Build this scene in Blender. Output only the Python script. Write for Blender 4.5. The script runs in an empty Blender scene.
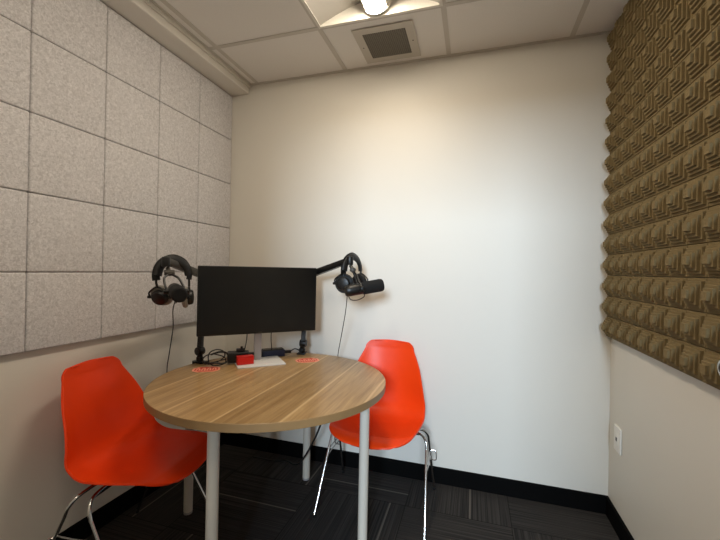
import bpy, bmesh, math, random
from mathutils import Vector, Matrix
C = bpy.context.scene.collection
S = bpy.context.scene
random.seed(4)
PI = math.pi

# ---------------- camera ----------------
CAM = Vector((1.5927, -2.1285, 1.1838))
FW = Vector((-.2928947, .9561446, .0004441)); RT = Vector((.9559643, .2928304, .0195585)); UP = Vector((-.0185707, -.0061531, .9998086))
FPX = 370.87
cam = bpy.data.objects.new('camera', bpy.data.cameras.new('camera')); C.objects.link(cam)
cam.data.sensor_width = 36; cam.data.lens = FPX / 720 * 36
cam.data.clip_start = .02
m = Matrix.Identity(4)
for i in range(3):
    m[i][0] = RT[i]; m[i][1] = UP[i]; m[i][2] = -FW[i]; m[i][3] = CAM[i]
cam.matrix_world = m
S.camera = cam

# ---------------- world, daylight, exposure ----------------
w = bpy.data.worlds.new('world'); S.world = w; w.use_nodes = True
bg = w.node_tree.nodes['Background']; bg.inputs[0].default_value = (.75, .85, 1, 1); bg.inputs[1].default_value = .10
S.view_settings.view_transform = 'Standard'; S.view_settings.look = 'None'; S.view_settings.gamma = 1
S.view_settings.use_curve_mapping = False
S.view_settings.exposure = 0.82

def area(name, loc, target, sx, sy, power, col):
    l = bpy.data.lights.new(name, 'AREA'); l.shape = 'RECTANGLE'; l.size = sx; l.size_y = sy; l.energy = power; l.color = col
    o = bpy.data.objects.new(name, l); C.objects.link(o); o.location = loc
    o.rotation_euler = (Vector(target) - Vector(loc)).to_track_quat('-Z', 'Y').to_euler()
    return o
# daylight from the corridor window across from the room's doorway
area('corridor_window_daylight', (2.15, -6.3, 2.3), (1.7, 0, 1.1), 1.0, .9, 180, (.66, .83, 1.0))

LAMP = (1.0, .865, .69); LAMP_STRENGTH = 37

# ---------------- materials ----------------
MATS = {}
def s2l(c):
    return tuple((x / 12.92 if x <= .04045 else ((x + .055) / 1.055) ** 2.4) for x in [v / 255 for v in c])
def mat(name, col, rough=.5, metal=0, noise=0, nscale=40, bump=0, bscale=200, coat=0, spec=None, emit=None, estr=0):
    if name in MATS: return MATS[name]
    M = bpy.data.materials.new(name); M.use_nodes = True; MATS[name] = M
    nt = M.node_tree; b = nt.nodes['Principled BSDF']; N = nt.nodes.new; L = nt.links.new
    c = s2l(col); b.inputs['Base Color'].default_value = (*c, 1); b.inputs['Roughness'].default_value = rough
    b.inputs['Metallic'].default_value = metal; b.inputs['Coat Weight'].default_value = coat
    if spec is not None: b.inputs['Specular IOR Level'].default_value = spec
    g = N('ShaderNodeNewGeometry')
    nz = N('ShaderNodeTexNoise'); nz.inputs['Scale'].default_value = nscale; nz.inputs['Detail'].default_value = 4
    L(g.outputs['Position'], nz.inputs['Vector'])
    mx = N('ShaderNodeMix'); mx.data_type = 'RGBA'
    mx.inputs[6].default_value = (*[v * (1 - noise) for v in c], 1); mx.inputs[7].default_value = (*[min(1, v * (1 + noise)) for v in c], 1)
    L(nz.outputs['Fac'], mx.inputs[0]); L(mx.outputs[2], b.inputs['Base Color'])
    if bump:
        n2 = N('ShaderNodeTexNoise'); n2.inputs['Scale'].default_value = bscale; n2.inputs['Detail'].default_value = 3
        L(g.outputs['Position'], n2.inputs['Vector'])
        bp = N('ShaderNodeBump'); bp.inputs['Strength'].default_value = bump; bp.inputs['Distance'].default_value = .002
        L(n2.outputs['Fac'], bp.inputs['Height']); L(bp.outputs['Normal'], b.inputs['Normal'])
    if emit:
        b.inputs['Emission Color'].default_value = (*emit, 1); b.inputs['Emission Strength'].default_value = estr
    return M

M_wall = mat('wall_paint', (226, 222, 212), .55, noise=.02, nscale=3, bump=.08, bscale=260)
M_ceil = mat('ceiling_tile', (236, 232, 226), .9, noise=.04, nscale=150, bump=.2, bscale=400)
M_tbar = mat('ceiling_grid', (206, 200, 190), .5)
M_soffit = mat('soffit_paint', (226, 221, 212), .55, noise=.02, nscale=4)
M_base = mat('rubber_black', (8, 8, 8), .8, spec=.08)
M_orange = mat('orange_plastic', (240, 66, 14), .38, noise=.03, nscale=30, bump=.06, bscale=900, spec=.3)
M_chrome = mat('chrome', (205, 205, 205), .14, 1)
M_leg = mat('leg_paint', (214, 206, 192), .4, noise=.04, nscale=20)
M_black = mat('black_plastic', (13, 13, 13), .42, noise=.15, nscale=60)
M_blackm = mat('black_metal', (20, 20, 20), .35, .3)
M_dgrey = mat('dark_grey_metal', (66, 62, 56), .45, .2)
M_foamblk = mat('black_foam', (14, 14, 15), .95, noise=.3, nscale=400, bump=.6, bscale=700)
M_leather = mat('black_leatherette', (16, 15, 15), .5, bump=.3, bscale=500)
M_velour = mat('grey_velour', (150, 146, 138), .95, noise=.12, nscale=300)
M_screen = mat('screen_glass', (9, 9, 9), .3, noise=.03)
M_white = mat('white_metal', (224, 222, 218), .35)
M_grey = mat('grey_plastic', (165, 160, 158), .45)
M_red = mat('red_plastic', (205, 22, 12), .35)
M_navy = mat('navy_plastic', (20, 30, 54), .4)
M_plate = mat('white_plastic', (242, 240, 234), .4)
M_dark = mat('dark_hole', (25, 22, 20), .7)
M_vent = mat('vent_frame', (196, 189, 177), .5)
M_refl = mat('basket_white', (232, 228, 218), .35)
M_vault = mat('reflector_grey', (176, 172, 164), .5)
M_silver = mat('silver', (190, 192, 190), .3, .6)
M_cable = mat('cable_black', (16, 16, 16), .5)
M_stick = mat('sticker_red', (200, 52, 30), .45)
M_stick2 = mat('sticker_pale', (246, 160, 132), .45)
M_lamp = mat('lamp_diffuser', (250, 240, 220), .5, emit=LAMP, estr=LAMP_STRENGTH)

def felt():
    M = bpy.data.materials.new('grey_felt'); M.use_nodes = True; nt = M.node_tree; b = nt.nodes['Principled BSDF']; N = nt.nodes.new; L = nt.links.new
    b.inputs['Roughness'].default_value = .95; b.inputs['Specular IOR Level'].default_value = .1
    g = N('ShaderNodeNewGeometry'); n = N('ShaderNodeTexNoise'); n.inputs['Scale'].default_value = 95; n.inputs['Detail'].default_value = 6; n.inputs['Roughness'].default_value = .65; n.inputs['Distortion'].default_value = 1.2
    L(g.outputs['Position'], n.inputs['Vector'])
    r = N('ShaderNodeValToRGB'); e = r.color_ramp.elements
    e[0].position = .33; e[0].color = (*s2l((182, 179, 180)), 1); e[1].position = .70; e[1].color = (*s2l((230, 228, 229)), 1)
    L(n.outputs['Fac'], r.inputs[0]); L(r.outputs[0], b.inputs['Base Color'])
    bp = N('ShaderNodeBump'); bp.inputs['Strength'].default_value = .3; bp.inputs['Distance'].default_value = .002
    L(n.outputs['Fac'], bp.inputs['Height']); L(bp.outputs['Normal'], b.inputs['Normal'])
    return M
M_felt = felt()
M_foam = mat('olive_foam', (132, 116, 84), .95, noise=.10, nscale=120, bump=.4, bscale=600, spec=.1)

def wood():
    M = bpy.data.materials.new('oak_laminate'); M.use_nodes = True; nt = M.node_tree; b = nt.nodes['Principled BSDF']; N = nt.nodes.new; L = nt.links.new
    b.inputs['Roughness'].default_value = .3; b.inputs['Specular IOR Level'].default_value = .5
    g = N('ShaderNodeNewGeometry'); sx = N('ShaderNodeSeparateXYZ'); L(g.outputs['Position'], sx.inputs[0])
    def m2(op, a, c, d=None):
        n = N('ShaderNodeMath'); n.operation = op
        for i, v in enumerate((a, c, d)):
            if v is None: continue
            if isinstance(v, (int, float)): n.inputs[i].default_value = v
            else: L(v, n.inputs[i])
        return n.outputs[0]
    X, Y = sx.outputs[0], sx.outputs[1]
    pw = .205
    pi_ = m2('DIVIDE', m2('ADD', X, .012), pw); fl = m2('FLOOR', pi_, 0); fr = m2('FRACT', pi_, 0)
    wn = N('ShaderNodeTexWhiteNoise'); wn.noise_dimensions = '1D'; L(fl, wn.inputs['W'])
    cv = N('ShaderNodeCombineXYZ'); L(m2('MULTIPLY', X, 38), cv.inputs[0]); L(m2('ADD', m2('MULTIPLY', Y, 2.0), m2('MULTIPLY', wn.outputs['Value'], 20)), cv.inputs[1]); L(sx.outputs[2], cv.inputs[2])
    n1 = N('ShaderNodeTexNoise'); n1.inputs['Scale'].default_value = 1.5; n1.inputs['Detail'].default_value = 7; n1.inputs['Roughness'].default_value = .62; n1.inputs['Distortion'].default_value = .7
    L(cv.outputs[0], n1.inputs['Vector'])
    r = N('ShaderNodeValToRGB'); e = r.color_ramp.elements
    e[0].position = .32; e[0].color = (*s2l((146, 112, 70)), 1); e[1].position = .72; e[1].color = (*s2l((190, 156, 108)), 1)
    L(n1.outputs['Fac'], r.inputs[0])
    mp = N('ShaderNodeMix'); mp.data_type = 'RGBA'; mp.blend_type = 'MULTIPLY'; mp.inputs[0].default_value = 1
    tone = m2('ADD', m2('MULTIPLY', wn.outputs['Value'], .22), .86); cc = N('ShaderNodeCombineColor')
    for i in range(3): L(tone, cc.inputs[i])
    L(r.outputs[0], mp.inputs[6]); L(cc.outputs[0], mp.inputs[7])
    # pale sapwood line beside each plank joint
    edge = m2('LESS_THAN', m2('ABSOLUTE', m2('SUBTRACT', fr, .5), 0), 2)
    d = m2('ABSOLUTE', m2('SUBTRACT', fr, .5), 0)
    mr = N('ShaderNodeMapRange'); mr.inputs[1].default_value = .465; mr.inputs[2].default_value = .492; mr.inputs[3].default_value = 0; mr.inputs[4].default_value = .6
    L(d, mr.inputs[0])
    ms = N('ShaderNodeMix'); ms.data_type = 'RGBA'; ms.inputs[7].default_value = (*s2l((222, 190, 142)), 1)
    L(mr.outputs[0], ms.inputs[0]); L(mp.outputs[2], ms.inputs[6]); L(ms.outputs[2], b.inputs['Base Color'])
    return M
M_wood = wood()

def carpet():
    M = bpy.data.materials.new('carpet_tiles'); M.use_nodes = True; nt = M.node_tree; b = nt.nodes['Principled BSDF']; N = nt.nodes.new; L = nt.links.new
    b.inputs['Roughness'].default_value = 1; b.inputs['Specular IOR Level'].default_value = .05
    g = N('ShaderNodeNewGeometry'); sx = N('ShaderNodeSeparateXYZ'); L(g.outputs['Position'], sx.inputs[0])
    def m2(op, a, c=0):
        n = N('ShaderNodeMath'); n.operation = op
        for i, v in enumerate((a, c)):
            if isinstance(v, (int, float)): n.inputs[i].default_value = v
            else: L(v, n.inputs[i])
        return n.outputs[0]
    T = .5
    U = m2('DIVIDE', m2('ADD', sx.outputs[0], .215), T); V = m2('DIVIDE', m2('ADD', sx.outputs[1], .265), T)
    fu, fv = m2('FLOOR', U), m2('FLOOR', V)
    ch = m2('ABSOLUTE', m2('MODULO', m2('ADD', fu, fv), 2))          # quarter-turn layout
    def stripes(a, b_, f):
        cv = N('ShaderNodeCombineXYZ'); L(m2('MULTIPLY', a, f), cv.inputs[0]); L(m2('MULTIPLY', b_, 1.5), cv.inputs[1])
        n = N('ShaderNodeTexNoise'); n.inputs['Scale'].default_value = 1; n.inputs['Detail'].default_value = 3; L(cv.outputs[0], n.inputs['Vector']); return n.outputs['Fac']
    def mixf(f, a, b_):
        n = N('ShaderNodeMix'); n.data_type = 'FLOAT'; L(f, n.inputs[0]); L(a, n.inputs[2]); L(b_, n.inputs[3]); return n.outputs[0]
    s = mixf(ch, stripes(sx.outputs[1], sx.outputs[0], 170), stripes(sx.outputs[0], sx.outputs[1], 170))
    # rare pale accent line per tile
    fr = mixf(ch, m2('FRACT', V), m2('FRACT', U))
    wn = N('ShaderNodeTexWhiteNoise'); wn.noise_dimensions = '2D'; cv = N('ShaderNodeCombineXYZ'); L(fu, cv.inputs[0]); L(fv, cv.inputs[1]); L(cv.outputs[0], wn.inputs['Vector'])
    ac = m2('LESS_THAN', m2('ABSOLUTE', m2('SUBTRACT', fr, m2('ADD', m2('MULTIPLY', wn.outputs['Value'], .8), .1))), .008)
    fine = N('ShaderNodeTexNoise'); fine.inputs['Scale'].default_value = 380; L(g.outputs['Position'], fine.inputs['Vector'])
    r = N('ShaderNodeValToRGB'); e = r.color_ramp.elements
    e[0].position = .36; e[0].color = (*s2l((38, 37, 37)), 1); e[1].position = .76; e[1].color = (*s2l((74, 71, 68)), 1)
    L(m2('ADD', m2('MULTIPLY', s, .75), m2('MULTIPLY', fine.outputs['Fac'], .25)), r.inputs[0])
    mx = N('ShaderNodeMix'); mx.data_type = 'RGBA'; mx.inputs[7].default_value = (*s2l((122, 116, 108)), 1); L(m2('MULTIPLY', ac, .5), mx.inputs[0]); L(r.outputs[0], mx.inputs[6])
    # tile joints
    ju = m2('ABSOLUTE', m2('SUBTRACT', m2('FRACT', U), .5)); jv = m2('ABSOLUTE', m2('SUBTRACT', m2('FRACT', V), .5))
    j = m2('GREATER_THAN', m2('MAXIMUM', ju, jv), .496)
    m3 = N('ShaderNodeMix'); m3.data_type = 'RGBA'; m3.inputs[7].default_value = (*s2l((22, 21, 21)), 1); L(m2('MULTIPLY', j, .7), m3.inputs[0]); L(mx.outputs[2], m3.inputs[6])
    L(m3.outputs[2], b.inputs['Base Color'])
    bp = N('ShaderNodeBump'); bp.inputs['Strength'].default_value = .5; bp.inputs['Distance'].default_value = .003; L(s, bp.inputs['Height']); L(bp.outputs['Normal'], b.inputs['Normal'])
    return M
M_carpet = carpet()

# ---------------- mesh helpers ----------------
def box(bm, x0, x1, y0, y1, z0, z1, bev=0, seg=2, M=None):
    r = bmesh.ops.create_cube(bm, size=1)
    vs = r['verts']
    for v in vs: v.co = Vector((x0 + (v.co.x + .5) * (x1 - x0), y0 + (v.co.y + .5) * (y1 - y0), z0 + (v.co.z + .5) * (z1 - z0)))
    if bev:
        es = list({e for v in vs for e in v.link_edges})
        rb = bmesh.ops.bevel(bm, geom=es, offset=bev, segments=seg, affect='EDGES', profile=.6)
        vs = list({v for f in rb['faces'] for v in f.verts} | {v for v in vs if v.is_valid})
    if M is not None:
        for v in vs: v.co = M @ v.co
def smooth_path(pts, n=6):
    P = [Vector(p) for p in pts]
    if len(P) < 3: return P
    P = [P[0] * 2 - P[1]] + P + [P[-1] * 2 - P[-2]]
    out = []
    for i in range(1, len(P) - 2):
        a, b, c, d = P[i - 1:i + 3]
        for k in range(n):
            t = k / n
            out.append(.5 * ((2 * b) + (c - a) * t + (2 * a - 5 * b + 4 * c - d) * t * t + (3 * b - 3 * c + d - a) * t ** 3))
    out.append(P[-2]); return out
def tube(bm, pts, r, sm=6, seg=10, M=None, flat=None, closed=False):
    """round (or flat=(a,b) elliptical, b along up) tube along a smoothed path; r may be a list"""
    P = smooth_path(pts, sm) if sm else [Vector(p) for p in pts]
    n = len(P); rings = []
    nrm = None
    for i, p in enumerate(P):
        t = (P[min(i + 1, n - 1)] - P[max(i - 1, 0)]).normalized()
        if nrm is None:
            nrm = t.orthogonal().normalized() if flat is None else (Vector(flat[2]) - t * t.dot(Vector(flat[2]))).normalized()
        else:
            nrm = (nrm - t * t.dot(nrm)).normalized()
        bn = t.cross(nrm)
        rr = r if isinstance(r, (int, float)) else r[0] + (r[1] - r[0]) * i / (n - 1)
        ring = []
        for k in range(seg):
            a = 2 * PI * k / seg
            if flat: q = p + nrm * math.cos(a) * flat[0] + bn * math.sin(a) * flat[1]
            else: q = p + (nrm * math.cos(a) + bn * math.sin(a)) * rr
            ring.append(bm.verts.new(M @ q if M is not None else q))
        rings.append(ring)
    for i in range(n - 1):
        for k in range(seg):
            bm.faces.new((rings[i][k], rings[i][(k + 1) % seg], rings[i + 1][(k + 1) % seg], rings[i + 1][k]))
    bm.faces.new(rings[0][::-1]); bm.faces.new(rings[-1])
def lathe(bm, prof, seg=32, M=None):
    """prof: (radius, height) list about local Z"""
    rings = []
    for r, z in prof:
        if r < 1e-6:
            q = Vector((0, 0, z)); rings.append([bm.verts.new(M @ q if M is not None else q)])
        else:
            ring = []
            for k in range(seg):
                a = 2 * PI * k / seg; q = Vector((r * math.cos(a), r * math.sin(a), z)); ring.append(bm.verts.new(M @ q if M is not None else q))
            rings.append(ring)
    for a, b in zip(rings, rings[1:]):
        for k in range(seg):
            k2 = (k + 1) % seg
            if len(a) == 1 and len(b) == 1: continue
            if len(a) == 1: bm.faces.new((a[0], b[k2], b[k]))
            elif len(b) == 1: bm.faces.new((a[k], a[k2], b[0]))
            else: bm.faces.new((a[k], a[k2], b[k2], b[k]))
    if len(rings[0]) > 1: bm.faces.new(rings[0][::-1])
    if len(rings[-1]) > 1: bm.faces.new(rings[-1])
def axis_m(p, d, up=(0, 0, 1)):
    """matrix whose local Z runs along d from p"""
    z = Vector(d).normalized(); x = Vector(up).cross(z)
    if x.length < 1e-4: x = Vector((1, 0, 0))
    x.normalize(); y = z.cross(x)
    M = Matrix.Identity(4)
    for i in range(3): M[i][0] = x[i]; M[i][1] = y[i]; M[i][2] = z[i]; M[i][3] = Vector(p)[i]
    return M
def cyl(bm, p0, p1, r, seg=20, bev=0):
    p0, p1 = Vector(p0), Vector(p1); h = (p1 - p0).length
    pr = [(0, 0), (r, 0), (r, h), (0, h)] if not bev else [(0, 0), (r - bev, 0), (r - bev * .3, bev * .3), (r, bev), (r, h - bev), (r - bev * .3, h - bev * .3), (r - bev, h), (0, h)]
    lathe(bm, pr, seg, axis_m(p0, p1 - p0))
def obj(name, bm, material, parent=None, smooth=True, angle=40):
    bmesh.ops.recalc_face_normals(bm, faces=bm.faces)
    me = bpy.data.meshes.new(name); 
    if smooth:
        for f in bm.faces: f.smooth = True
        lim = math.radians(angle)
        for e in bm.edges:
            if len(e.link_faces) == 2 and e.calc_face_angle(0) > lim: e.smooth = False
    bm.to_mesh(me); bm.free(); me.materials.append(material)
    o = bpy.data.objects.new(name, me); C.objects.link(o)
    if parent is not None: o.parent = parent
    return o
def struct(name, bm, material, smooth=False):
    o = obj(name, bm, material, None, smooth); o['kind'] = 'structure'; return o
def tag(o, label, cat, group=None):
    o['label'] = label; o['category'] = cat
    if group: o['group'] = group
    return o
def thing(name, label, cat, loc=(0, 0, 0), rz=0, group=None):
    o = bpy.data.objects.new(name, None); C.objects.link(o); o.empty_display_size = .05
    o.location = loc; o.rotation_euler = (0, 0, rz)
    return tag(o, label, cat, group)
def BM(): return bmesh.new()
def origin_to(o, loc):
    loc = Vector(loc); o.data.transform(Matrix.Translation(-loc)); o.location = loc; return o
def copy_tree(o, parent=None):
    c = o.copy(); C.objects.link(c)
    if parent is not None: c.parent = parent
    for ch in list(o.children): copy_tree(ch, c)
    return c

# ---------------- room ----------------
W, H, YF = 2.2515, 2.3934, -2.62
T = .1
def bxs(name, material, *boxes):
    bm = BM()
    for b in boxes: box(bm, *b)
    return struct(name, bm, material)
bxs('floor', M_carpet, (-T, W + T, YF - T, T, -.05, 0))
bxs('wall_back', M_wall, (-T, W + T, 0, T, 0, H + .3))
bxs('wall_left', M_wall, (-T, 0, YF - T, 0, 0, H + .3))
bxs('wall_right', M_wall, (W, W + T, YF - T, 0, 0, H + .3))
DX0, DX1, DZ = 1.22, 2.2, 2.06
bxs('wall_front', M_wall, (0, DX0, YF - T, YF, 0, H + .3), (DX1, W, YF - T, YF, 0, H + .3), (DX0, DX1, YF - T, YF, DZ, H + .3))
bxs('trim_1', M_base, (DX0 - .0, DX0 + .04, YF - T - .01, YF + .01, 0, DZ), (DX1 - .04, DX1, YF - T - .01, YF + .01, 0, DZ), (DX0 + .04, DX1 - .04, YF - T - .01, YF + .01, DZ - .04, DZ))
bxs('baseboard_back', M_base, (.012, W - .012, -.012, -.0005, .001, .0884))
bxs('baseboard_left', M_base, (.0005, .012, YF + .012, -.0005, .001, .0884))
bxs('baseboard_right', M_base, (W - .012, W - .0005, YF + .012, -.0005, .001, .0884))

# ceiling tiles between the T-bars, open where the light sits
XO, P_, YC = .219, .61, -.4176
xs = [.16] + [XO + P_ * i for i in range(4)] + [W]
ys = [YF, YC - 3 * P_, YC - 2 * P_, YC - P_, YC, 0]
bm = BM()
for i in range(len(xs) - 1):
    for j in range(len(ys) - 1):
        if i == 2 and j in (1, 3): continue
        box(bm, xs[i], xs[i + 1], ys[j], ys[j + 1], H, H + .015)
box(bm, -T, W + T, YF - T, T, H + .29, H + .33)      # slab above
struct('ceiling', bm, M_ceil)
bm = BM()
tb = .012; e = .0025
for x in xs[1:-1]: box(bm, x - tb, x + tb, YF, 0, H - e, H - .0005)
for y in ys[1:-1]: box(bm, .163, W, y - tb, y + tb, H - e - .0005, H - .001)
box(bm, .163, W, -.02, -.0005, H - .004, H - .0006)
box(bm, W - .02, W - .0005, YF, 0, H - .0045, H - .0007)
box(bm, .1632, .176, YF, 0, H - .0045, H - .0007)
struct('trim_2', bm, M_tbar)
# stepped soffit along the left wall
bm = BM()
box(bm, .0005, .150, YF + .001, -.0005, 2.335, H + .28, .006, 3)
struct('trim_3', bm, M_soffit, True)
bm = BM()
box(bm, .1505, .163, YF + .001, -.0005, 2.372, H - .001, .003, 2)
struct('trim_4', bm, M_soffit, True)

# ---------------- left wall: felt tiles ----------------
ORD = ['first', 'second', 'third', 'fourth', 'fifth', 'sixth']
ROWL = ['bottom row', 'second row up', 'middle row', 'second row down', 'top row']
cw, chh, zb, YO_ = .2912, .2955, .8567, -.3092
proto = {}
for c in range(6):
    for r in range(5):
        y1 = -.001 if c == 0 else YO_ - (c - 1) * cw
        y0 = YO_ - c * cw
        key = 0 if c == 0 else 1
        wdt = y1 - y0
        if key not in proto:
            bm = BM(); box(bm, 0, .022, -wdt / 2 + .0012, wdt / 2 - .0012, .0012, chh - .0012, .007, 3)
            o = obj('felt_tile', bm, M_felt); proto[key] = o
        else:
            o = proto[key].copy(); C.objects.link(o)
        off = random.uniform(-.0005, .0005)
        o.location = (.001 + abs(off), (y0 + y1) / 2, zb + r * chh)
        where = ('narrow grey felt wall tile in the back corner, ' if c == 0 else 'square grey felt tile, %s column from back corner, ' % ORD[c])
        tag(o, where + ROWL[r], 'acoustic panel', 'grey felt tiles on the left wall')

# ---------------- right wall: pyramid foam ----------------
FB = .880; SH = (H - .006 - FB) / 5; SP = SH / 3; FY = .3095; FPY = FY / 3
def foam_sheet():
    bm = BM(); x0 = -.0148
    box(bm, -.0150, -.0005, -FY + .0004, -.0004, .0004, SH - .0004)
    n = 5; D = .040
    for i in range(3):
        for j in range(3):
            cy = -(i + .5) * FPY; cz = (j + .5) * SP
            a = FPY / 2 - .0006; b = SP / 2 - .0006
            prof = [(1.0, .0)]
            for k in range(n):
                f0 = 1 - k / 5.5; f1 = 1 - (k + 1) / 5.5
                h0 = D * k / n; h1 = D * (k + 1) / n
                fm = f0 + (f1 - f0) * .50
                df = f1 - f0
                prof += [(f0, h0), (f0 + df * .10, h1 - .0008), (f0 + df * .2, h1), (f0 + df * .985, h1 - .0006)]
            prof = prof + [(.0, D)]
            prev = None
            for f, h in prof:
                if f < 1e-6:
                    t = bm.verts.new((x0 - h, cy, cz)); ring = [t]
                    for q in range(4): bm.faces.new((prev[q], prev[(q + 1) % 4], t))
                else:
                    ring = [bm.verts.new((x0 - h, cy + sy * a * f, cz + sz * b * f)) for sy, sz in ((-1, -1), (1, -1), (1, 1), (-1, 1))]
                    if prev:
                        for q in range(4): bm.faces.new((prev[q], prev[(q + 1) % 4], ring[(q + 1) % 4], ring[q]))
                prev = ring
    return obj('foam_panel', bm, M_foam, None, False)
fp = None
COLF = ['nearest the back corner', 'second column from back corner', 'third column from back corner', 'fourth column from back corner']
ROWF = ['bottom row above bare wall', 'second row up', 'middle row', 'second row below the ceiling', 'top row touching the ceiling']
for c in range(4):
    for r in range(5):
        if fp is None: o = fp = foam_sheet()
        else: o = fp.copy(); C.objects.link(o)
        o.location = (W - .0005, -.004 - c * FY, FB + r * SH)
        tag(o, 'olive pyramid foam sheet, %s, %s' % (COLF[c], ROWF[r]), 'acoustic foam', 'pyramid foam sheets on the right wall')

# round silver cap on the foam
t = thing('wall_button', 'small round silver button with dark centre on the olive foam', 'button', (W - .058, -.985, .957))
bm = BM(); lathe(bm, [(0, 0), (.023, 0), (.024, .004), (.022, .010), (.014, .012), (.0135, .008), (0, .008)], 32, axis_m((.004, 0, 0), (-1, 0, 0))); obj('rim', bm, M_silver, t)
bm = BM(); lathe(bm, [(0, 0), (.010, 0), (.009, .004), (0, .005)], 24, axis_m((-.005, 0, 0), (-1, 0, 0))); obj('centre', bm, M_dark, t)

# data outlet
t = thing('wall_outlet', 'white wall plate with one small dark socket on the right wall', 'outlet', (W, -.127, .422))
bm = BM(); box(bm, -.0085, -.0006, -.0385, .0385, -.058, .058, .003, 3); obj('cover_plate', bm, M_plate, t)
bm = BM(); box(bm, -.0105, -.0082, -.016, .016, -.026, .026, .001, 2); obj('insert', bm, M_plate, t)
bm = BM(); box(bm, -.0113, -.0102, -.007, .007, -.008, .008); obj('socket', bm, M_dark, t)
for z in (-.047, .047):
    bm = BM(); lathe(bm, [(0, 0), (.003, 0), (.0025, .001), (0, .0012)], 14, axis_m((-.0084, 0, z), (-1, 0, 0))); obj('screw', bm, M_plate, t)

# ---------------- ceiling light ----------------
lx0, lx1, ly0, ly1 = XO + P_ + .002, XO + 2 * P_ - .002, YC - P_ + .002, YC - .002
lcx = (lx0 + lx1) / 2; lcy = (ly0 + ly1) / 2; hw = (lx1 - lx0) / 2
t = thing('ceiling_light', 'square recessed ceiling light with curved white reflector and glowing central tube', 'light fixture', (lcx, lcy, H))
bm = BM()
for a in ((-hw, -hw + .014, -hw, hw), (hw - .014, hw, -hw, hw), (-hw + .014, hw - .014, -hw, -hw + .014), (-hw + .014, hw - .014, hw - .014, hw)):
    box(bm, a[0], a[1], a[2], a[3], -.0065, -.0032)
obj('frame', bm, M_refl, t, False)
# vaulted reflector: section rises from each side towards the lamp
def vault(u):   # u 0 at the side, 1 at the centre
    return .082 * math.sin(min(u, 1) * PI / 2) ** .9
bm = BM(); n = 24; yy = hw - .012
rows = []
for i in range(n + 1):
    x = -hw + .01 + (2 * hw - .02) * i / n; u = 1 - abs(x) / (hw - .01); z = vault(u)
    rows.append([bm.verts.new((x, -yy, z)), bm.verts.new((x, yy, z)), bm.verts.new((x, yy, z + .003)), bm.verts.new((x, -yy, z + .003))])
for i in range(n):
    a, b = rows[i], rows[i + 1]
    for k in range(4): bm.faces.new((a[k], a[(k + 1) % 4], b[(k + 1) % 4], b[k]))
obj('reflector', bm, M_vault, t)
for s in (-1, 1):
    bm = BM(); top = []; bot = []; top2 = []; bot2 = []
    for i in range(n + 1):
        x = -hw + .01 + (2 * hw - .02) * i / n; u = 1 - abs(x) / (hw - .01); z = vault(u) + .004
        y = s * yy
        top.append(bm.verts.new((x, y, z))); bot.append(bm.verts.new((x, y, -.003))); top2.append(bm.verts.new((x, y + s * .003, z))); bot2.append(bm.verts.new((x, y + s * .003, -.003)))
    for i in range(n):
        for q in ((bot, top), (top, top2), (top2, bot2), (bot2, bot)): bm.faces.new((q[0][i], q[0][i + 1], q[1][i + 1], q[1][i]))
    obj('end_plate', bm, M_refl, t)
R = .070; cz = .066; pts = [(R * math.cos(a), R * math.sin(a)) for a in [PI + PI * k / 16 for k in range(17)]]
def strip(k0, k1, m_, nm, cap=False):
    bm = BM(); q = pts[k0:k1 + 1]
    A = [bm.verts.new((x, -yy + .02, cz + z)) for x, z in q]; B = [bm.verts.new((x, yy - .02, cz + z)) for x, z in q]
    for i in range(len(q) - 1): bm.faces.new((A[i], A[i + 1], B[i + 1], B[i]))
    return obj(nm, bm, m_, t)
strip(4, 12, M_lamp, 'diffuser')
strip(0, 4, M_refl, 'basket_side'); strip(12, 16, M_refl, 'basket_side')
bm = BM(); box(bm, -R, R, -yy + .02, yy - .02, cz, cz + .004); obj('basket_top', bm, M_refl, t, False)
for s in (-1, 1):
    bm = BM()
    pr = [s * (yy - .02), s * (yy - .012)]
    P1 = [bm.verts.new((1.06 * x, pr[0], cz + 1.06 * z)) for x, z in pts]; P2 = [bm.verts.new((1.06 * x, pr[1], cz + 1.06 * z)) for x, z in pts]
    for i in range(16): bm.faces.new((P1[i], P1[i + 1], P2[i + 1], P2[i]))
    bm.faces.new(P1); bm.faces.new(P2)
    bm.faces.new((P1[0], P1[-1], P2[-1], P2[0]))
    obj('end_cap', bm, M_refl, t)

fill_lamp = copy_tree(t); fill_lamp.location = (lcx, lcy - 2 * P_, H)
for ch in fill_lamp.children:                      # unseen copy of the fixture, added as fill light and dimmed
    if ch.name.startswith('diffuser'):
        ch.material_slots[0].link = 'OBJECT'; ch.material_slots[0].material = mat('lamp_diffuser_dimmed', (250, 240, 220), .5, emit=LAMP, estr=LAMP_STRENGTH * .85)
tag(fill_lamp, 'unseen fill light added near the doorway, shaped like the ceiling light above the table', 'light fixture')

# ---------------- air vent ----------------
t = thing('ceiling_vent', 'square ceiling air vent with dark grille and pale frame beside the light', 'vent', (1.135, -.208, H))
VX, VY, V2X, V2Y = .155, .152, .111, .109
bm = BM()
for a in ((-VX, -V2X, -VY, VY), (V2X, VX, -VY, VY), (-V2X, V2X, -VY, -V2Y), (-V2X, V2X, V2Y, VY)): box(bm, a[0], a[1], a[2], a[3], -.0065, -.003)
obj('frame', bm, M_vent, t, False)
bm = BM(); box(bm, -V2X, V2X, -V2Y, V2Y, -.0045, -.003); obj('backing', bm, mat('vent_dark', (84, 80, 72), .8), t, False)
bm = BM()
for i in range(1, 22):
    x = -V2X + 2 * V2X * i / 22; box(bm, x - .0018, x + .0018, -V2Y, V2Y, -.0060, -.0047)
    y = -V2Y + 2 * V2Y * i / 22; box(bm, -V2X, V2X, y - .0018, y + .0018, -.0062, -.0049)
obj('grille', bm, mat('vent_grille', (128, 122, 110), .6), t, False)
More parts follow.
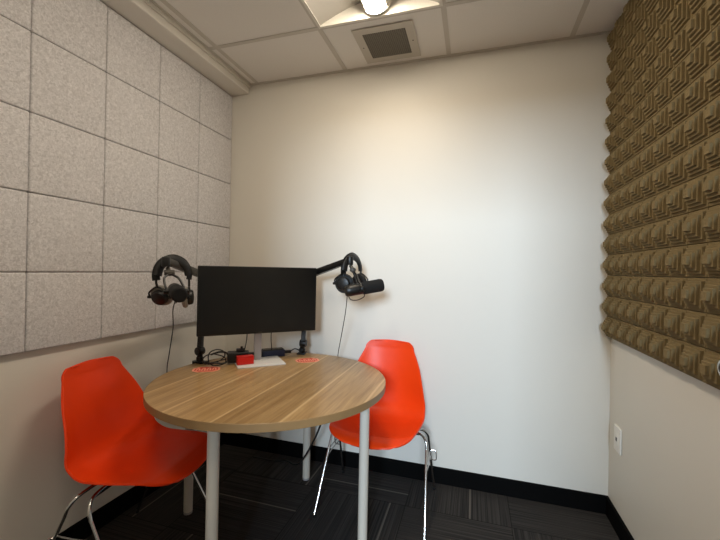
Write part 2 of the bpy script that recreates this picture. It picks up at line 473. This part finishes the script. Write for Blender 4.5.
for s in (-1, 1):
    bm = BM(); lathe(bm, [(0, 0), (.004, 0), (.003, .0015), (0, .002)], 14, axis_m((s * .134, 0, -.0064), (0, 0, -1))); obj('screw', bm, M_dgrey, t)

# ---------------- table ----------------
TX, TY, TZ, TR = .743, -.65, .695, .503
t = thing('round_table', 'round oak laminate table on pale tubular legs', 'table', (TX, TY, 0))
bm = BM(); lathe(bm, [(0, TZ - .028), (TR - .0012, TZ - .028), (TR - .0012, TZ), (0, TZ)], 128); obj('tabletop', bm, M_wood, t, angle=30)
bm = BM(); lathe(bm, [(TR - .0010, TZ - .0284), (TR, TZ - .0275), (TR, TZ - .001), (TR - .0010, TZ + .0002)], 128); bm2 = bm
for f in [f for f in bm.faces if len(f.verts) > 4]: bm.faces.remove(f)
obj('edge_band', bm, mat('oak_edge', (152, 120, 80), .4, noise=.08, nscale=25), t, angle=30)
legs = [(.711, -.21), (.301, -.658), (1.164, -.62), (.757, -1.064)]
for x, y in legs:
    dx, dy = x - TX, y - TY
    bm = BM(); cyl(bm, (dx, dy, .012), (dx, dy, TZ - .034), .0203, 28); lg = obj('leg', bm, M_leg, t)
    bm = BM(); cyl(bm, (dx, dy, .0), (dx, dy,   .012), .0196, 24, .002); obj('foot', bm, M_grey, lg)
    bm = BM(); box(bm, dx - .045, dx + .045, dy - .045, dy + .045, TZ - .034, TZ - .0285, .002, 1); obj('mounting_plate', bm, M_leg, lg)

# ---------------- chairs ----------------
def cr(keys, t):
    n = len(keys) - 1; x = min(max(t, 0), .99999) * n; i = int(x); f = x - i
    g = lambda k: keys[min(max(k, 0), n)]
    return [.5 * ((2 * b) + (c - a) * f + (2 * a - 5 * b + 4 * c - d) * f * f + (3 * b - 3 * c + d - a) * f ** 3) for a, b, c, d in zip(g(i - 1), g(i), g(i + 1), g(i + 2))]
_front = [(-.160 - .088 * math.sin(math.radians(p)), .422 - .022 * (p / 90) ** 2.2, .208 - .096 * (1 - math.cos(math.radians(p))), .024 - .021 * p / 90, 0) for p in (90, 75, 60, 45, 28, 12)]
_top = [(.229 + .008 * p / 90, .742 + .050 * math.sin(math.radians(p)), .143 - .064 * (1 - math.cos(math.radians(p))), 0, .024 - .018 * p / 90) for p in (0, 20, 40, 58, 75, 90)]
SHELL = _front + [(-.12, .413, .216, .030, 0), (-.03, .404, .224, .035, .0), (.05, .402, .228, .040, .008), (.115, .416, .225, .048, .03),
         (.158, .454, .222, .036, .056), (.180, .515, .213, .016, .070), (.194, .585, .200, .003, .066), (.209, .660, .180, 0, .046), (.221, .710, .158, 0, .032)] + _top
def make_shell(parent):
    bm = BM(); NU, NV = 80, 24; g = []
    for i in range(NU + 1):
        y, z, w_, L_, F_ = cr(SHELL, i / NU); row = []
        for j in range(NV + 1):
            v = -1 + 2 * j / NV; a = abs(v)
            # rounded plan at the very ends
            endt = max(0, 1 - i / (NU * .10)) ; endb = max(0, 1 - (NU - i) / (NU * .09))
            row.append(bm.verts.new((v * w_ * .968, y - F_ * a ** 2.4 - .012 * endt * (1 - a * a), z + L_ * a ** 2.4 - .006 * endb * a * a)))
        g.append(row)
    for i in range(NU):
        for j in range(NV): bm.faces.new((g[i][j], g[i][j + 1], g[i + 1][j + 1], g[i + 1][j]))
    o = obj('seat_shell', bm, M_orange, parent, angle=80)
    s = o.modifiers.new('solid', 'SOLIDIFY'); s.thickness = .007; s.offset = -1
    b = o.modifiers.new('bev', 'BEVEL'); b.width = .003; b.segments = 2; b.limit_method = 'ANGLE'; b.angle_limit = math.radians(50)
    return o
LY = .025
def make_chair(label, loc, rz):
    t = thing('shell_chair', label, 'chair', loc, rz, None)
    make_shell(t)
    for s in (-1, 1):
        for fr in (-1, 1):
            ey = -.196 if fr < 0 else .215
            bm = BM()
            tube(bm, [(s * .10, LY + fr * .020, .390), (s * .18, LY + fr * .024, .388), (s * .220, LY + fr * .030, .380), (s * .240, LY + fr * .042, .355), (s * .244, LY + fr * .052, .325)], .0062, 6, 12)
            tube(bm, [(s * .244, LY + fr * .052, .325), (s * .262, ey, .008)], .0062, 0, 12)
            lg = obj('leg', bm, M_chrome, t)
            bm = BM(); cyl(bm, (s * .262, ey, 0), (s * .262, ey, .012), .0085, 16, .002); obj('foot', bm, M_black, lg)
        # ganging loop welded between the legs
        bm = BM()
        def onleg(fr, z):
            ey = -.196 if fr < 0 else .215; k = (.325 - z) / (.325 - .008)
            return Vector((s * (.244 + .018 * k), LY + fr * .052 + (ey - LY - fr * .052) * k, z))
        for z in (.262, .236):
            a, b_ = onleg(-1, z), onleg(1, z)
            tube(bm, [a, a.lerp(b_, .5) + Vector((s * .004, 0, 0)), b_], .0026, 3, 8)
        p = onleg(1, .262); q = onleg(1, .236)
        tube(bm, [p, p + Vector((s * .022, .004, .002)), p + Vector((s * .030, .004, -.006)), q + Vector((s * .030, .004, -.020)), q + Vector((s * .022, .004, -.028)), q + Vector((0, .004, -.026))], .0026, 5, 8)
        obj('stacking_hook', bm, M_chrome, t)
    bm = BM(); box(bm, -.115, .115, -.03, .03, .387, .393, .002, 1)
    tube(bm, [(-.205, 0, .380), (.205, 0, .380)], .004, 0, 8)
    for sx in (-1, 1):
        tube(bm, [(sx * .12, -.12, .402), (sx * .12, 0, .388), (sx * .12, .09, .396)], .005, 4, 8)
    obj('seat_bracket', bm, M_blackm, t)
    return t
make_chair('orange plastic shell chair with chrome legs, backed against the white back wall', (1.147, -.292, 0), 0)
make_chair('orange plastic shell chair on the left, its back to the felt tiled wall', (.322, -.962, 0), math.radians(98))

# ---------------- monitor ----------------
ang = math.radians(43)
MC = (.517, -.420)                      # neck foot
t = thing('monitor', 'black flat computer monitor on a white stand, screen off', 'monitor', (MC[0], MC[1], TZ), ang)
# local: x along the screen, -y towards the viewer
bm = BM(); box(bm, -.118, .118, -.125, .055, .0005, .008, .003, 2); obj('base_plate', bm, M_white, t)
bm = BM(); box(bm, -.019, .019, .0, .018, .008, .40, .004, 2); obj('neck', bm, M_grey, t)
bm = BM(); box(bm, -.05, .05, -.022, .004, .28, .38, .004, 2); obj('mount', bm, M_grey, t)
bm = BM(); box(bm, -.299, .299, -.050, -.020, .154, .496, .004, 2); hs = obj('housing', bm, M_black, t)
bm = BM(); box(bm, -.293, .293, -.0512, -.0498, .166, .491); obj('screen', bm, M_screen, hs, False)
bm = BM(); box(bm, -.010, .010, -.0512, -.0498, .158, .162); obj('badge', bm, M_dgrey, hs, False)
def onmon(x, y, z):
    return Vector((MC[0] + x * math.cos(ang) - y * math.sin(ang), MC[1] + x * math.sin(ang) + y * math.cos(ang), TZ + z))

def at(u, v, d):        # point at depth d along the view of pixel (u, v)
    return CAM + d * (FW + RT * (u - 360) / FPX + UP * (270 - v) / FPX)

# ---------------- stickers on the table ----------------
def sticker(cx, cy, rz, label, sc=1):
    t = thing('table_sticker', label, 'sticker', (cx, cy, TZ), rz, 'red stickers on the tabletop')
    def plate(k, z0, z1, m_, nm, par):
        bm = BM(); pts = []
        a, b, c = .062 * k, .047 * k, .026 * k
        for x, y in ((-a + c, -b), (a - c, -b), (a, -b + c), (a, b - c), (a - c, b), (-a + c, b), (-a, b - c), (-a, -b + c)): pts.append((x, y))
        lo = [bm.verts.new((x, y, z0)) for x, y in pts]; hi = [bm.verts.new((x, y, z1)) for x, y in pts]
        bm.faces.new(lo); bm.faces.new(hi)
        for i in range(8): bm.faces.new((lo[i], lo[(i + 1) % 8], hi[(i + 1) % 8], hi[i]))
        return obj(nm, bm, m_, par, False)
    plate(1, .0002, .0008, M_stick2, 'border', t)
    plate(.84, .0008, .0011, M_stick, 'face', t)
    bm = BM()
    for i, x in enumerate((-.036, -.012, .012, .036)):
        h = .024 if i in (1, 2) else .020
        tube(bm, [(x - .007, -h, .0012), (x - .005, h * .5, .0012), (x, h, .0012), (x + .005, h * .5, .0012), (x + .007, -h, .0012)], .003, 4, 6, flat=(.0038, .0008, (1, 0, 0)))
    tube(bm, [(-.045, -.031, .0012), (.045, -.031, .0012)], .003, 0, 6, flat=(.0022, .0004, (0, 1, 0)))
    obj('lettering', bm, M_stick2, t, False)
sticker(.380, -.645, math.radians(33), 'red sticker with pale lettering on tabletop, near the left microphone arm clamp')
sticker(.750, -.307, math.radians(38), 'red sticker with pale lettering on tabletop, near the right microphone arm clamp')

# ---------------- boom arms ----------------
def seg_box(bm, a, b, w_, h_, w2=None, h2=None):
    a, b = Vector(a), Vector(b); d = (b - a).normalized(); s = d.cross(Vector((0, 0, 1)))
    if s.length < .2: s = RT.copy()
    s.normalize(); u = s.cross(d).normalized(); w2 = w2 or w_; h2 = h2 or h_
    def ring(p, ww, hh):
        out = []
        for cx, cy in ((-1, -.55), (-.8, -.9), (.8, -.9), (1, -.55), (1, .55), (.8, .9), (-.8, .9), (-1, .55)):
            out.append(bm.verts.new(p + s * cx * ww / 2 + u * cy * hh / 2))
        return out
    A, B = ring(a, w_, h_), ring(b, w2, h2)
    for i in range(8): bm.faces.new((A[i], A[(i + 1) % 8], B[(i + 1) % 8], B[i]))
    bm.faces.new(A[::-1]); bm.faces.new(B)
def boom(label, foot, knuckle, elbow, tip, inward, arm_m):
    t = thing('boom_stand', label, 'boom stand', (foot[0], foot[1], TZ), 0, 'boom arms clamped to the table')
    O = Vector((foot[0], foot[1], TZ)); R_ = lambda p: Vector(p) - O
    d = Vector((inward[0], inward[1], 0)).normalized(); s = Vector((-d.y, d.x, 0))
    rot = Matrix(((d.x, s.x, 0, 0), (d.y, s.y, 0, 0), (0, 0, 1, 0), (0, 0, 0, 1)))
    bm = BM(); box(bm, -.030, .038, -.022, .022, .0008, .009, .003, 2, rot); box(bm, -.036, -.026, -.018, .018, -.07, .009, .002, 1, rot); box(bm, -.036, .02, -.016, .016, -.078, -.068, .002, 1, rot)
    tube(bm, [rot @ Vector((0, 0, -.068)), rot @ Vector((0, 0, -.031))], .006, 0, 12); obj('clamp', bm, M_blackm, t)
    k = R_(knuckle)
    bm = BM(); cyl(bm, (0, 0, .008), (0, 0, .030), .018, 24, .003); cyl(bm, (0, 0, .030), k, .014, 20); obj('post', bm, M_blackm, t)
    bm = BM(); ax = s; cyl(bm, k - ax * .019, k + ax * .019, .021, 28, .004); obj('shoulder_joint', bm, M_black, t)
    e = R_(elbow); tp = R_(tip)
    bm = BM(); seg_box(bm, k, e, .026, .034, .024, .030); obj('lower_arm', bm, M_blackm, t)
    bm = BM(); cyl(bm, e - Vector((0, 0, .028)), e + Vector((0, 0, .028)), .021, 24, .003); obj('elbow_joint', bm, M_black, t)
    bm = BM(); seg_box(bm, e + Vector((0, 0, .006)), tp, .032, .040, .026, .032); obj('upper_arm', bm, arm_m, t)
    bm = BM(); cyl(bm, tp - Vector((0, 0, .025)), tp + Vector((0, 0, .018)), .017, 24, .003); obj('tip_joint', bm, M_black, t)
    return t
# left arm
Lf = (.262, -.552); Ltip = at(166, 261, 1.60); Lel = at(205, 277, 1.97)
boom('black boom arm clamped at the left edge of the table', Lf, (Lf[0] + .0, Lf[1] + .0, TZ + .060), Lel, Ltip, (TX - Lf[0], TY - Lf[1]), M_dgrey)
Rf = (.6525, -.172); Rtip = at(350, 260, 1.88); Rel = at(307, 277, 2.15)
boom('black boom arm clamped at the back edge of the table, reaching right', Rf, (Rf[0] + .008, Rf[1] - .004, TZ + .062), Rel, Rtip, (TX - Rf[0], TY - Rf[1]), M_blackm)

# ---------------- microphones ----------------
def mic(label, centre, axis, link_to, rear):
    """large dynamic microphone: axis points to its grille end"""
    c = Vector(centre); a = Vector(axis).normalized(); u = Vector((0, 0, 1)); s = a.cross(u).normalized()
    t = thing('microphone', label, 'microphone', tuple(c), 0, None)
    Mx = axis_m((0, 0, 0), a)
    bm = BM(); lathe(bm, [(0, -.085), (.020, -.085), (.026, -.079), (.028, -.06), (.028, .0), (.026, .004)], 32, Mx); obj('body', bm, M_black, t)
    bm = BM(); lathe(bm, [(.0, .0), (.028, .0), (.031, .006), (.0315, .09), (.030, .101), (.025, .106), (0, .107)], 32, Mx); obj('windscreen', bm, M_foamblk, t)
    L_ = Vector(link_to) - c
    bm = BM()
    for sg in (-1, 1):
        p0 = s * sg * .034 - a * .005; up_ = L_ * .55
        tube(bm, [p0, p0 + up_ * .5, s * sg * .028 + up_, s * sg * .012 + up_ * 1.25, L_ * .74], .005, 5, 8)
    obj('yoke', bm, M_blackm, t)
    for sg in (-1, 1):
        bm = BM(); cyl(bm, s * sg * .027 - a * .005, s * sg * .048 - a * .005, .011, 20, .002); obj('knob', bm, M_blackm, t)
    bm = BM(); cyl(bm, L_ * .70, L_ * 1.0, .009, 16); cyl(bm, L_ * .80 - s * .02, L_ * .80 + s * .02, .012, 18, .002); obj('swivel', bm, M_dgrey, t)
    bm = BM(); tube(bm, [-a * .07 - u * .02, -a * .055 - u * .045, -a * .02 - u * .052, a * .01 - u * .042, a * .012 - u * .028], .0022, 6, 8); obj('cable_loop', bm, M_cable, t)
    return t
Rc = at(364.5, 288.0, 1.80)
maxis = (at(383, 284.8, 1.82) - at(348, 291, 1.78))
mic('black dynamic microphone held sideways beneath the right boom arm', Rc - maxis.normalized() * .012, maxis, Rtip + Vector((.004, .0, -.028)), 0)
Lc = at(176.5, 291.5, 1.56)
lax = (CAM - Lc).normalized() * .9 + RT * .12 - UP * .14
mic('black dynamic microphone pointing at the viewer beneath the left boom arm', Lc, lax, Ltip + Vector((.0, .01, -.03)), 0)

# ---------------- headphones ----------------
def headphones(label, top, lat, face, pad, drop=.060, far=None):
    """top = inside top of the band, lat = unit vector from one cup to the other"""
    t = thing('headphones', label, 'headphones', tuple(top), 0, None)
    X = Vector(lat).normalized(); Z = Vector((0, 0, 1)); Z = (Z - X * Z.dot(X)).normalized(); Y = Z.cross(X)
    Mx = Matrix.Identity(4)
    for i in range(3): Mx[i][0] = X[i]; Mx[i][1] = Y[i]; Mx[i][2] = Z[i]
    arc = [(-.078, 0, -.088), (-.080, 0, -.060), (-.070, 0, -.028), (-.045, 0, -.002), (0, 0, .012), (.045, 0, -.002), (.070, 0, -.028), (.080, 0, -.060), (.078, 0, -.088)]
    bm = BM(); tube(bm, arc, 1, 6, 10, Mx, flat=(.0035, .017, tuple(-X))); 
    obj('headband', bm, M_blackm, t)
    bm = BM(); tube(bm, [(x * .93, y, z - .007) for x, y, z in arc[1:-1]], 1, 6, 12, Mx, flat=(.010, .019, tuple(-X))); obj('band_cushion', bm, M_leather, t)
    for s in (-1, 1):
        hp = Mx @ Vector((s * .079, 0, -.098))                 # pivot where the yoke joins the band
        nrm = ((X * s).lerp(Vector(face), .75) if s < 0 else (X * s).lerp(Vector(far or face), .15 if far is None else .9)).normalized(); wd = Z.cross(nrm).normalized(); dn = nrm.cross(wd).normalized()
        if dn.z > 0: dn = -dn
        cc = hp + dn * drop
        bm = BM(); tube(bm, [Mx @ Vector((s * .078, 0, -.080)), hp, cc - dn * .049], .0050, 0, 8)
        tube(bm, [cc + wd * .046, cc + wd * .043 - dn * .024, cc - dn * .050, cc - wd * .043 - dn * .024, cc - wd * .046], .0038, 6, 8)
        yk = obj('yoke', bm, M_blackm, t)
        A = axis_m(cc, nrm)
        bm = BM(); lathe(bm, [(0, -.006), (.034, -.006), (.036, .0), (.035, .010), (.030, .017), (.018, .020), (0, .021)], 36, A); cup = obj('ear_cup', bm, M_black, t)
        for k in (-1, 1):
            bm = BM(); cyl(bm, cc + wd * k * .038, cc + wd * k * .055, .0065, 14); obj('hinge_pin', bm, M_blackm, cup)
        bm = BM(); lathe(bm, [(.020, -.026), (.032, -.030), (.046, -.025), (.050, -.015), (.045, -.005), (.020, -.004)], 36, A); obj('ear_pad', bm, pad, cup)
    return t
headphones('black headphones with grey ear pads hanging over the left boom arm', Ltip.lerp(Lel, .18) + Vector((0, 0, .018)) - RT * .004, RT * .50 + FW * .86, (CAM - Ltip).normalized() - RT * .35 - Vector((0, 0, .55)), M_velour, .072, RT * .95 + FW * .3)
headphones('all-black headphones hanging over the tip of the right boom arm', Rtip.lerp(Rel, .10) + Vector((0, 0, .022)) + RT * .038 + FW * .02, RT * .55 + FW * .83, (CAM - Rtip).normalized() - RT * .2, M_leather, .034)

# ---------------- cables ----------------
def cable(name, label, pts, r=.0024, sm=8):
    bm = BM(); tube(bm, pts, r, sm, 8); o = obj(name, bm, M_cable); tag(o, label, 'cable'); return origin_to(o, pts[0])
cable('microphone_cable', 'thin black cable dropping from the left microphone behind the tabletop', [Lc + (Lc - CAM).normalized() * .075 - Vector((0, 0, .024)), at(173, 310, 1.68), at(173, 328, 1.74), at(169.5, 352, 1.84), at(167, 372, 1.92), at(170, 400, 1.95), at(178, 425, 1.95)])
cable('microphone_cable', 'thin black cable dropping from the right microphone to behind the table', [at(347.5, 292.5, 1.93), at(345.5, 312, 1.96), at(341.5, 335, 2.0), at(338.5, 351, 2.10), at(338, 362, 2.12), Vector((.86, -.08, .48)), Vector((.82, -.06, .30)), Vector((.78, -.05, .12)), Vector((.74, -.05, .005))], .0022)
cable('monitor_cable', 'short black cable hanging below the monitor beside the neck, left', [onmon(-.055, .010, .20), onmon(-.055, .016, .12), onmon(-.062, .02, .075), onmon(-.065, .022, .052)])
cable('monitor_cable', 'short black cable from the monitor into the navy dock', [onmon(.072, .0, .20), onmon(.070, .010, .12), onmon(.078, .03, .07), onmon(.082, .045, .044)])

# ---------------- things behind/under the monitor ----------------
# red box
t = thing('red_box', 'small red plastic box standing on the white monitor base', 'box', tuple(onmon(-.075, -.066, .0085)), ang + math.radians(4))
bm = BM(); box(bm, -.040, .040, -.018, .018, 0, .036, .003, 2); obj('case', bm, M_red, t)
bm = BM(); box(bm, -.0405, .0405, -.0185, .0185, .036, .041, .0015, 1); obj('lid', bm, M_red, t)
# black power adapter stack
t = thing('power_adapter', 'black power adapter behind the red box', 'power adapter', tuple(onmon(-.098, -.008, .0085)), ang + math.radians(-6))
bm = BM(); box(bm, -.055, .050, -.025, .03, .0, .052, .006, 3); obj('case', bm, M_black, t)
bm = BM(); box(bm, .046, .075, -.012, .014, .030, .044, .003, 2); obj('plug', bm, M_blackm, t)
bm = BM(); box(bm, -.012, .03, -.012, .018, .0525, .066, .004, 2); box(bm, .008, .020, -.006, .006, .062, .078, .002, 1); obj('connector', bm, M_black, t)
# loops of cable
o = onmon(-.212, -.035, 0)
bm = BM(); random.seed(9)
pts = []
for i in range(46):
    a = i / 46 * 2 * PI * 2.7; rr = .034 + .010 * math.sin(i * .55)
    pts.append((rr * 1.3 * math.cos(a), .020 * math.sin(a * .5 + 1), .040 + rr * .9 * math.sin(a)))
pts = [(p[0], p[1], max(p[2], .006)) for p in pts]
pts += [(.055, .01, .03)]
tube(bm, pts, .0026, 3, 8)
tube(bm, [(-.02, .0, .060), (.02, -.01, .072), (.05, .01, .062), (.062, .015, .048)], .0045, 6, 8)
tube(bm, [(-.045, .02, .012), (-.01, -.02, .022), (.035, -.02, .016), (.058, -.012, .024)], .0045, 6, 8)
co = obj('coiled_cable', bm, M_cable); tag(co, 'tangle of looped black cable left of the red box', 'cable'); co.location = o + Vector((0, 0, .0015)); co.rotation_euler = (0, 0, ang)
# navy dock
t = thing('docking_station', 'flat navy docking box on the table right of the monitor neck', 'dock', tuple(onmon(.100, .078, .0006)), ang)
bm = BM(); box(bm, -.068, .060, -.02, .035, 0, .036, .003, 2); obj('case', bm, M_navy, t)
bm = BM(); box(bm, -.060, .056, -.012, .033, .036, .041, .002, 1); obj('lid', bm, M_dgrey, t)
bm = BM(); box(bm, .0595, .100, -.008, .008, .012, .028, .003, 2); obj('plug', bm, M_black, t)
bm = BM(); box(bm, .0595, .100, .012, .024, .010, .022, .003, 2); obj('plug', bm, M_black, t)
d0 = onmon(.198, .078, .022)
cable('dock_cable', 'black cable curling from the dock plugs towards the right arm clamp', [d0, d0 + Vector((.018, .014, .012)), d0 + Vector((.040, .022, .004)), d0 + Vector((.055, .03, -.012)), d0 + Vector((.058, .04, -.0195))], .003)

# ---------------- cables under the table ----------------
t = thing('power_strip', 'black power strip hung beneath the tabletop with plugs and hanging cords', 'power strip', (.52, -.42, TZ - .0285), math.radians(10))
bm = BM(); box(bm, -.16, .18, -.03, .03, -.044, -.001, .004, 2); obj('housing', bm, M_black, t)
for x in (-.12, -.06, .0, .06, .12):
    bm = BM(); box(bm, x - .016, x + .016, -.052, -.031, -.036, -.008, .003, 2); pg = obj('plug', bm, M_black, t)
    bm = BM(); r1, r2 = random.uniform(-.05, .05), random.uniform(.06, .14)
    tube(bm, [(x, -.05, -.022), (x + .005, -.064, -.03), (x + r1 * .5, -.065, -.03 - r2 * .6), (x + r1, -.03, -.03 - r2), (x + r1 * 1.6, .02, -.03 - r2 * .5), (x + r1 * 1.2, .025, -.046)], .003, 6, 8)
    obj('cord', bm, M_cable, pg)
cable('floor_cable', 'black power cord running down beneath the table to the floor', [(.62, -.30, .64), (.70, -.24, .60), at(328, 400, 1.97), at(322, 421, 2.0), at(312, 444, 2.02), at(298, 464, 2.04), (.52, -.10, .02), (.44, -.10, .0045), (.30, -.10, .0045)], .005)
cable('floor_cable', 'black cord hanging beneath the left of the tabletop', [(.36, -.58, .66), (.34, -.56, .60), (.37, -.53, .575), (.41, -.50, .61), (.42, -.48, .65)], .004)
